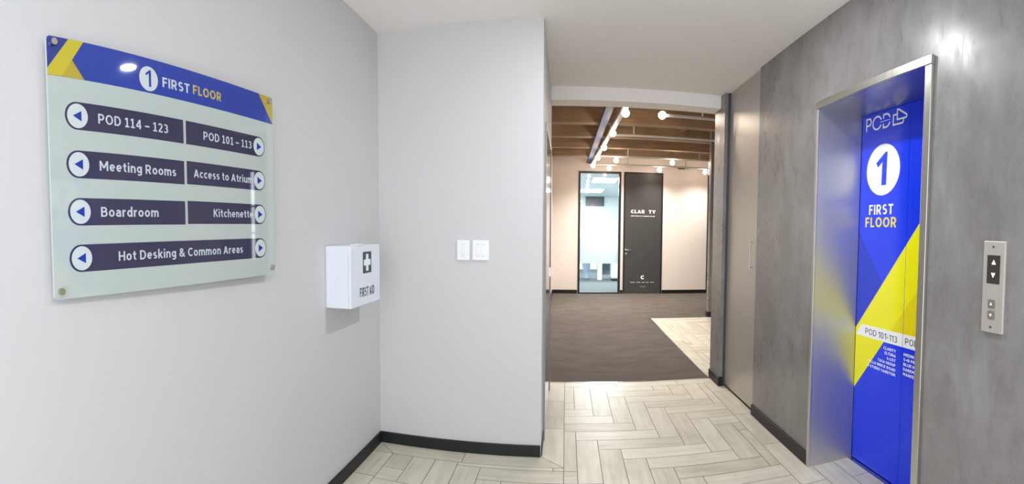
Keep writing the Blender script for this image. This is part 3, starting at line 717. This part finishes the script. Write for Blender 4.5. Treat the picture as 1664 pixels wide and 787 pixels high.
# ------------------------------------------------------------------ office behind the glass
OX0, OX1, OY1, OZ = -1.6, 3.6, 18.6, 2.76
b = new(); box(b, OX0, OX1, YF + .12, OY1, -.08, -.002); struct('floor_office', b, 'office_carpet')
b = new(); box(b, OX0, OX1, YF + .12, OY1, OZ, OZ + .06); struct('ceiling_office', b, 'office_ceiling')
b = new(); box(b, OX0, OX1, OY1, OY1 + .1, 0, OZ); struct('wall_office_back', b, 'office_white')
b = new(); box(b, OX0 - .1, OX0, YF + .12, OY1, 0, OZ); struct('wall_office_left', b, 'office_white')
b = new(); box(b, OX1, OX1 + .1, YF + .12, OY1, 0, OZ); struct('wall_office_right', b, 'office_white')
for (loc, a, bb), lab in zip(OFFICE, ('near ceiling light panel seen through the office glass', 'far ceiling light panel seen through the office glass')):
    t = thing('ceiling_light_panel', lab, 'ceiling light', (loc[0], loc[1], OZ), 0, 'office ceiling lights')
    bx('diffuser', 'light_panel', t, -a / 2, a / 2, -bb / 2, bb / 2, -.018, -.003)
    f = new(); box(f, -a / 2 - .02, a / 2 + .02, -bb / 2 - .02, -bb / 2, -.02, 0); box(f, -a / 2 - .02, a / 2 + .02, bb / 2, bb / 2 + .02, -.02, 0)
    box(f, -a / 2 - .02, -a / 2, -bb / 2, bb / 2, -.02, 0); box(f, a / 2, a / 2 + .02, -bb / 2, bb / 2, -.02, 0)
    obj('frame', f, 'office_white', t)
t = thing('wall_screen', 'dark grey screen high on the office back wall behind the glass', 'screen', (.72, OY1, 2.40), 0)
bx('casing', 'black', t, 0, .70, -.05, 0, 0, .36, bev=.006)
bx('display', 'screen', t, .012, .688, -.053, -.05, .012, .348)
pr('red_patch', 'red', t, [(.2, .012), (.34, .012), (.31, .07), (.24, .08)], -.055, -.053, label='red patch on the display')
t = thing('office_desk', 'white office desk on a panel leg seen below the frosted film', 'desk', (.35, 14.3, 0), 0)
bx('desktop', 'office_white', t, -.55, 1.25, 0, .7, .70, .73, bev=.004)
bx('leg', 'office_white', t, .58, .71, .05, .45, 0, .70, bev=.004); bx('leg', 'office_white', t, -.5, -.42, .05, .6, 0, .70, bev=.004)
bx('modesty_panel', 'office_grey', t, .73, 1.0, .5, .52, .12, .69)
t = thing('pedestal_cabinet', 'white low cabinet to the right of the office desk leg', 'cabinet', (1.32, 14.1, 0), 0)
bx('body', 'office_white', t, 0, .62, 0, .55, .07, .66, bev=.004); bx('plinth', 'black', t, .02, .60, .03, .53, 0, .07)
for z in (.1, .285, .47):
    dwr = bx('drawer', 'office_white', t, .012, .608, -.016, 0, z, z + .17, bev=.003); bx('handle', 'office_grey', dwr, .25, .37, -.026, -.016, z + .12, z + .135)
t = thing('waste_bin', 'pale blue bin left of the office desk leg', 'bin', (.62, 14.95, 0), 0)
b = new(); cyl(b, (0, 0, 0), (0, 0, .5), .10, 24, .13); obj('body', b, 'office_blue', t, smooth=True)
b = new(); cyl(b, (0, 0, .5), (0, 0, .52), .135, 24); obj('rim', b, 'office_white', t, smooth=True)

# ------------------------------------------------------------------ hall lighting: conduits with bare globes
ZG = 2.79
def conduit(name, label, p, q, r, hangers):
    t = thing(name, label, 'conduit', (0, 0, 0), 0, 'white lighting conduits under the timber ceiling')
    b = new(); cyl(b, p, q, r, 14); obj('tube', b, 'conduit', t, smooth=True)
    for h in hangers:
        b = new(); cyl(b, (h[0], h[1], p[2]), (h[0], h[1], h[2]), .011, 10); obj('hanger', b, 'conduit', t, smooth=True)
    return t
ZT = 2.87
t = thing('lighting_track', 'pale grey lighting track running towards the far wall above the corridor', 'lighting track', (0, 0, 0), 0, 'white lighting conduits under the timber ceiling')
b = new(); box(b, -.032, .032, 0, 6.2, -.02, .02, bev=.004); o = obj('rail', b, 'conduit', t); o.location = (.70, 4.65, ZT); o.rotation_euler = (0, 0, math.atan2(.155, 6.2))
for y in (5.15, 7.25, 9.31): 
    b = new(); cyl(b, (.70 - .025 * (y - 4.65), y, ZT + .02), (.70 - .025 * (y - 4.65), y, 3.0), .011, 10); obj('hanger', b, 'conduit', t, smooth=True)
conduit('lighting_conduit', 'nearest cross conduit, carrying one globe at its left end', (1.166, 5.70, ZG), (2.6, 5.70, ZG), .019, [(1.6, 5.70, ZD)])
conduit('lighting_conduit', 'second cross conduit, without a globe, under the timber joists', (.68, 7.38, ZT), (3.6, 7.38, ZT), .019, [(1.0, 7.38, ZD), (2.4, 7.38, ZD)])
conduit('lighting_conduit', 'third cross conduit, carrying two widely spaced globes', (.63, 9.42, ZT), (3.6, 9.42, ZT), .019, [(1.16, 9.32, 3.0), (2.6, 9.42, ZD)])
conduit('lighting_conduit', 'farthest cross conduit, right in front of the far wall', (.60, 10.58, ZT), (3.6, 10.58, ZT), .019, [(1.3, 10.58, ZD), (2.6, 10.58, ZD)])
GL = [(.672, 5.70, 'lit globe bulb nearest the camera on the lighting track'),
      (.636, 6.88, 'lit globe bulb, second along the lighting track'),
      (.603, 8.04, 'lit globe bulb, third along the lighting track'),
      (.571, 9.12, 'lit globe bulb, fourth along the lighting track'),
      (.542, 10.22, 'lit globe bulb at the far end of the lighting track'),
      (1.107, 5.70, 'lit globe bulb on the nearest cross conduit, right of the track'),
      (.942, 9.42, 'lit globe bulb on the third cross conduit, just right of the track'),
      (2.045, 9.42, 'lit globe bulb on the third cross conduit, right of the office door'),
      (.91, 10.58, 'lit globe bulb above the tall glazed panel'),
      (2.01, 10.58, 'lit globe bulb above the right edge of the charcoal office door'),
      (3.05, 10.58, 'lit globe bulb at the right end of the far wall')]
def globe_spot(x, y):
    l = bpy.data.lights.new('globe_light', 'SPOT'); o = bpy.data.objects.new('globe_light', l); C.objects.link(o)
    l.energy = GLOBE_SPOT; l.color = (1.0, .94, .87); l.spot_size = math.radians(150); l.spot_blend = 1.0; l.shadow_soft_size = .04
    o.location = (x, y, ZG - .052)
g0 = None
for x, y, lab in GL:
    globe_spot(x, y)
    if g0 is None:
        g0 = thing('globe_lamp', lab, 'lamp', (x, y, ZG), 0, 'bare globe bulbs in the hall')
        b = new(); sphere(b, (0, 0, 0), .046, 20, 12); obj('bulb', b, 'lit_globe', g0, smooth=True)
        b = new(); cyl(b, (0, 0, .042), (0, 0, ZT - ZG - .0205), .019, 16); obj('socket', b, 'conduit', g0, smooth=True)
        continue
    r = g0.copy(); C.objects.link(r); r.location = (x, y, ZG); r['label'] = lab
    if x == 1.107: r.rotation_euler = (0, PI / 2, 0)
    for c in list(g0.children):
        k = c.copy(); C.objects.link(k); k.parent = r
t = thing('cable_tray', 'blue steel cable tray along the timber ceiling left of the lighting track', 'cable tray', (.532, 4.62, 2.945), math.radians(.4))
b = new(); box(b, -.05, .05, 0, 6.4, 0, .006); box(b, -.05, -.044, 0, 6.4, .006, .05); box(b, .044, .05, 0, 6.4, .006, .05); obj('tray', b, 'tray_blue', t)
b = new(); cyl(b, (-.02, .0, .02), (-.02, 6.4, .02), .014, 10); cyl(b, (.02, .0, .02), (.02, 6.4, .02), .014, 10); obj('cable', b, 'tray_blue', t, smooth=True)

# ------------------------------------------------------------------ lobby downlights above the frame: one shows as reflections, one is added fill
labs = ('round recessed downlight in front of the lift, mirrored in the directory sign', 'added round downlight above the photographer, an unseen fill lamp')
for (x, y), lab in zip(DOWNLIGHTS, labs):
    t = thing('downlight', lab, 'downlight', (x, y, ZC), 0, 'recessed downlights in the lobby')
    b = new(); cyl(b, (0, 0, -.006), (0, 0, 0), .105, 40, .098); obj('trim_ring', b, 'white_plastic', t, smooth=True)
t = thing('smoke_sensor', 'small black fitting high on the far wall, right of the charcoal door', 'sensor', (2.56, YF, 2.90), 0)
bx('housing', 'black', t, 0, .15, -.05, 0, 0, .05, bev=.004)
bx('side_arm', 'black', t, .15, .25, -.03, -.01, .018, .032)
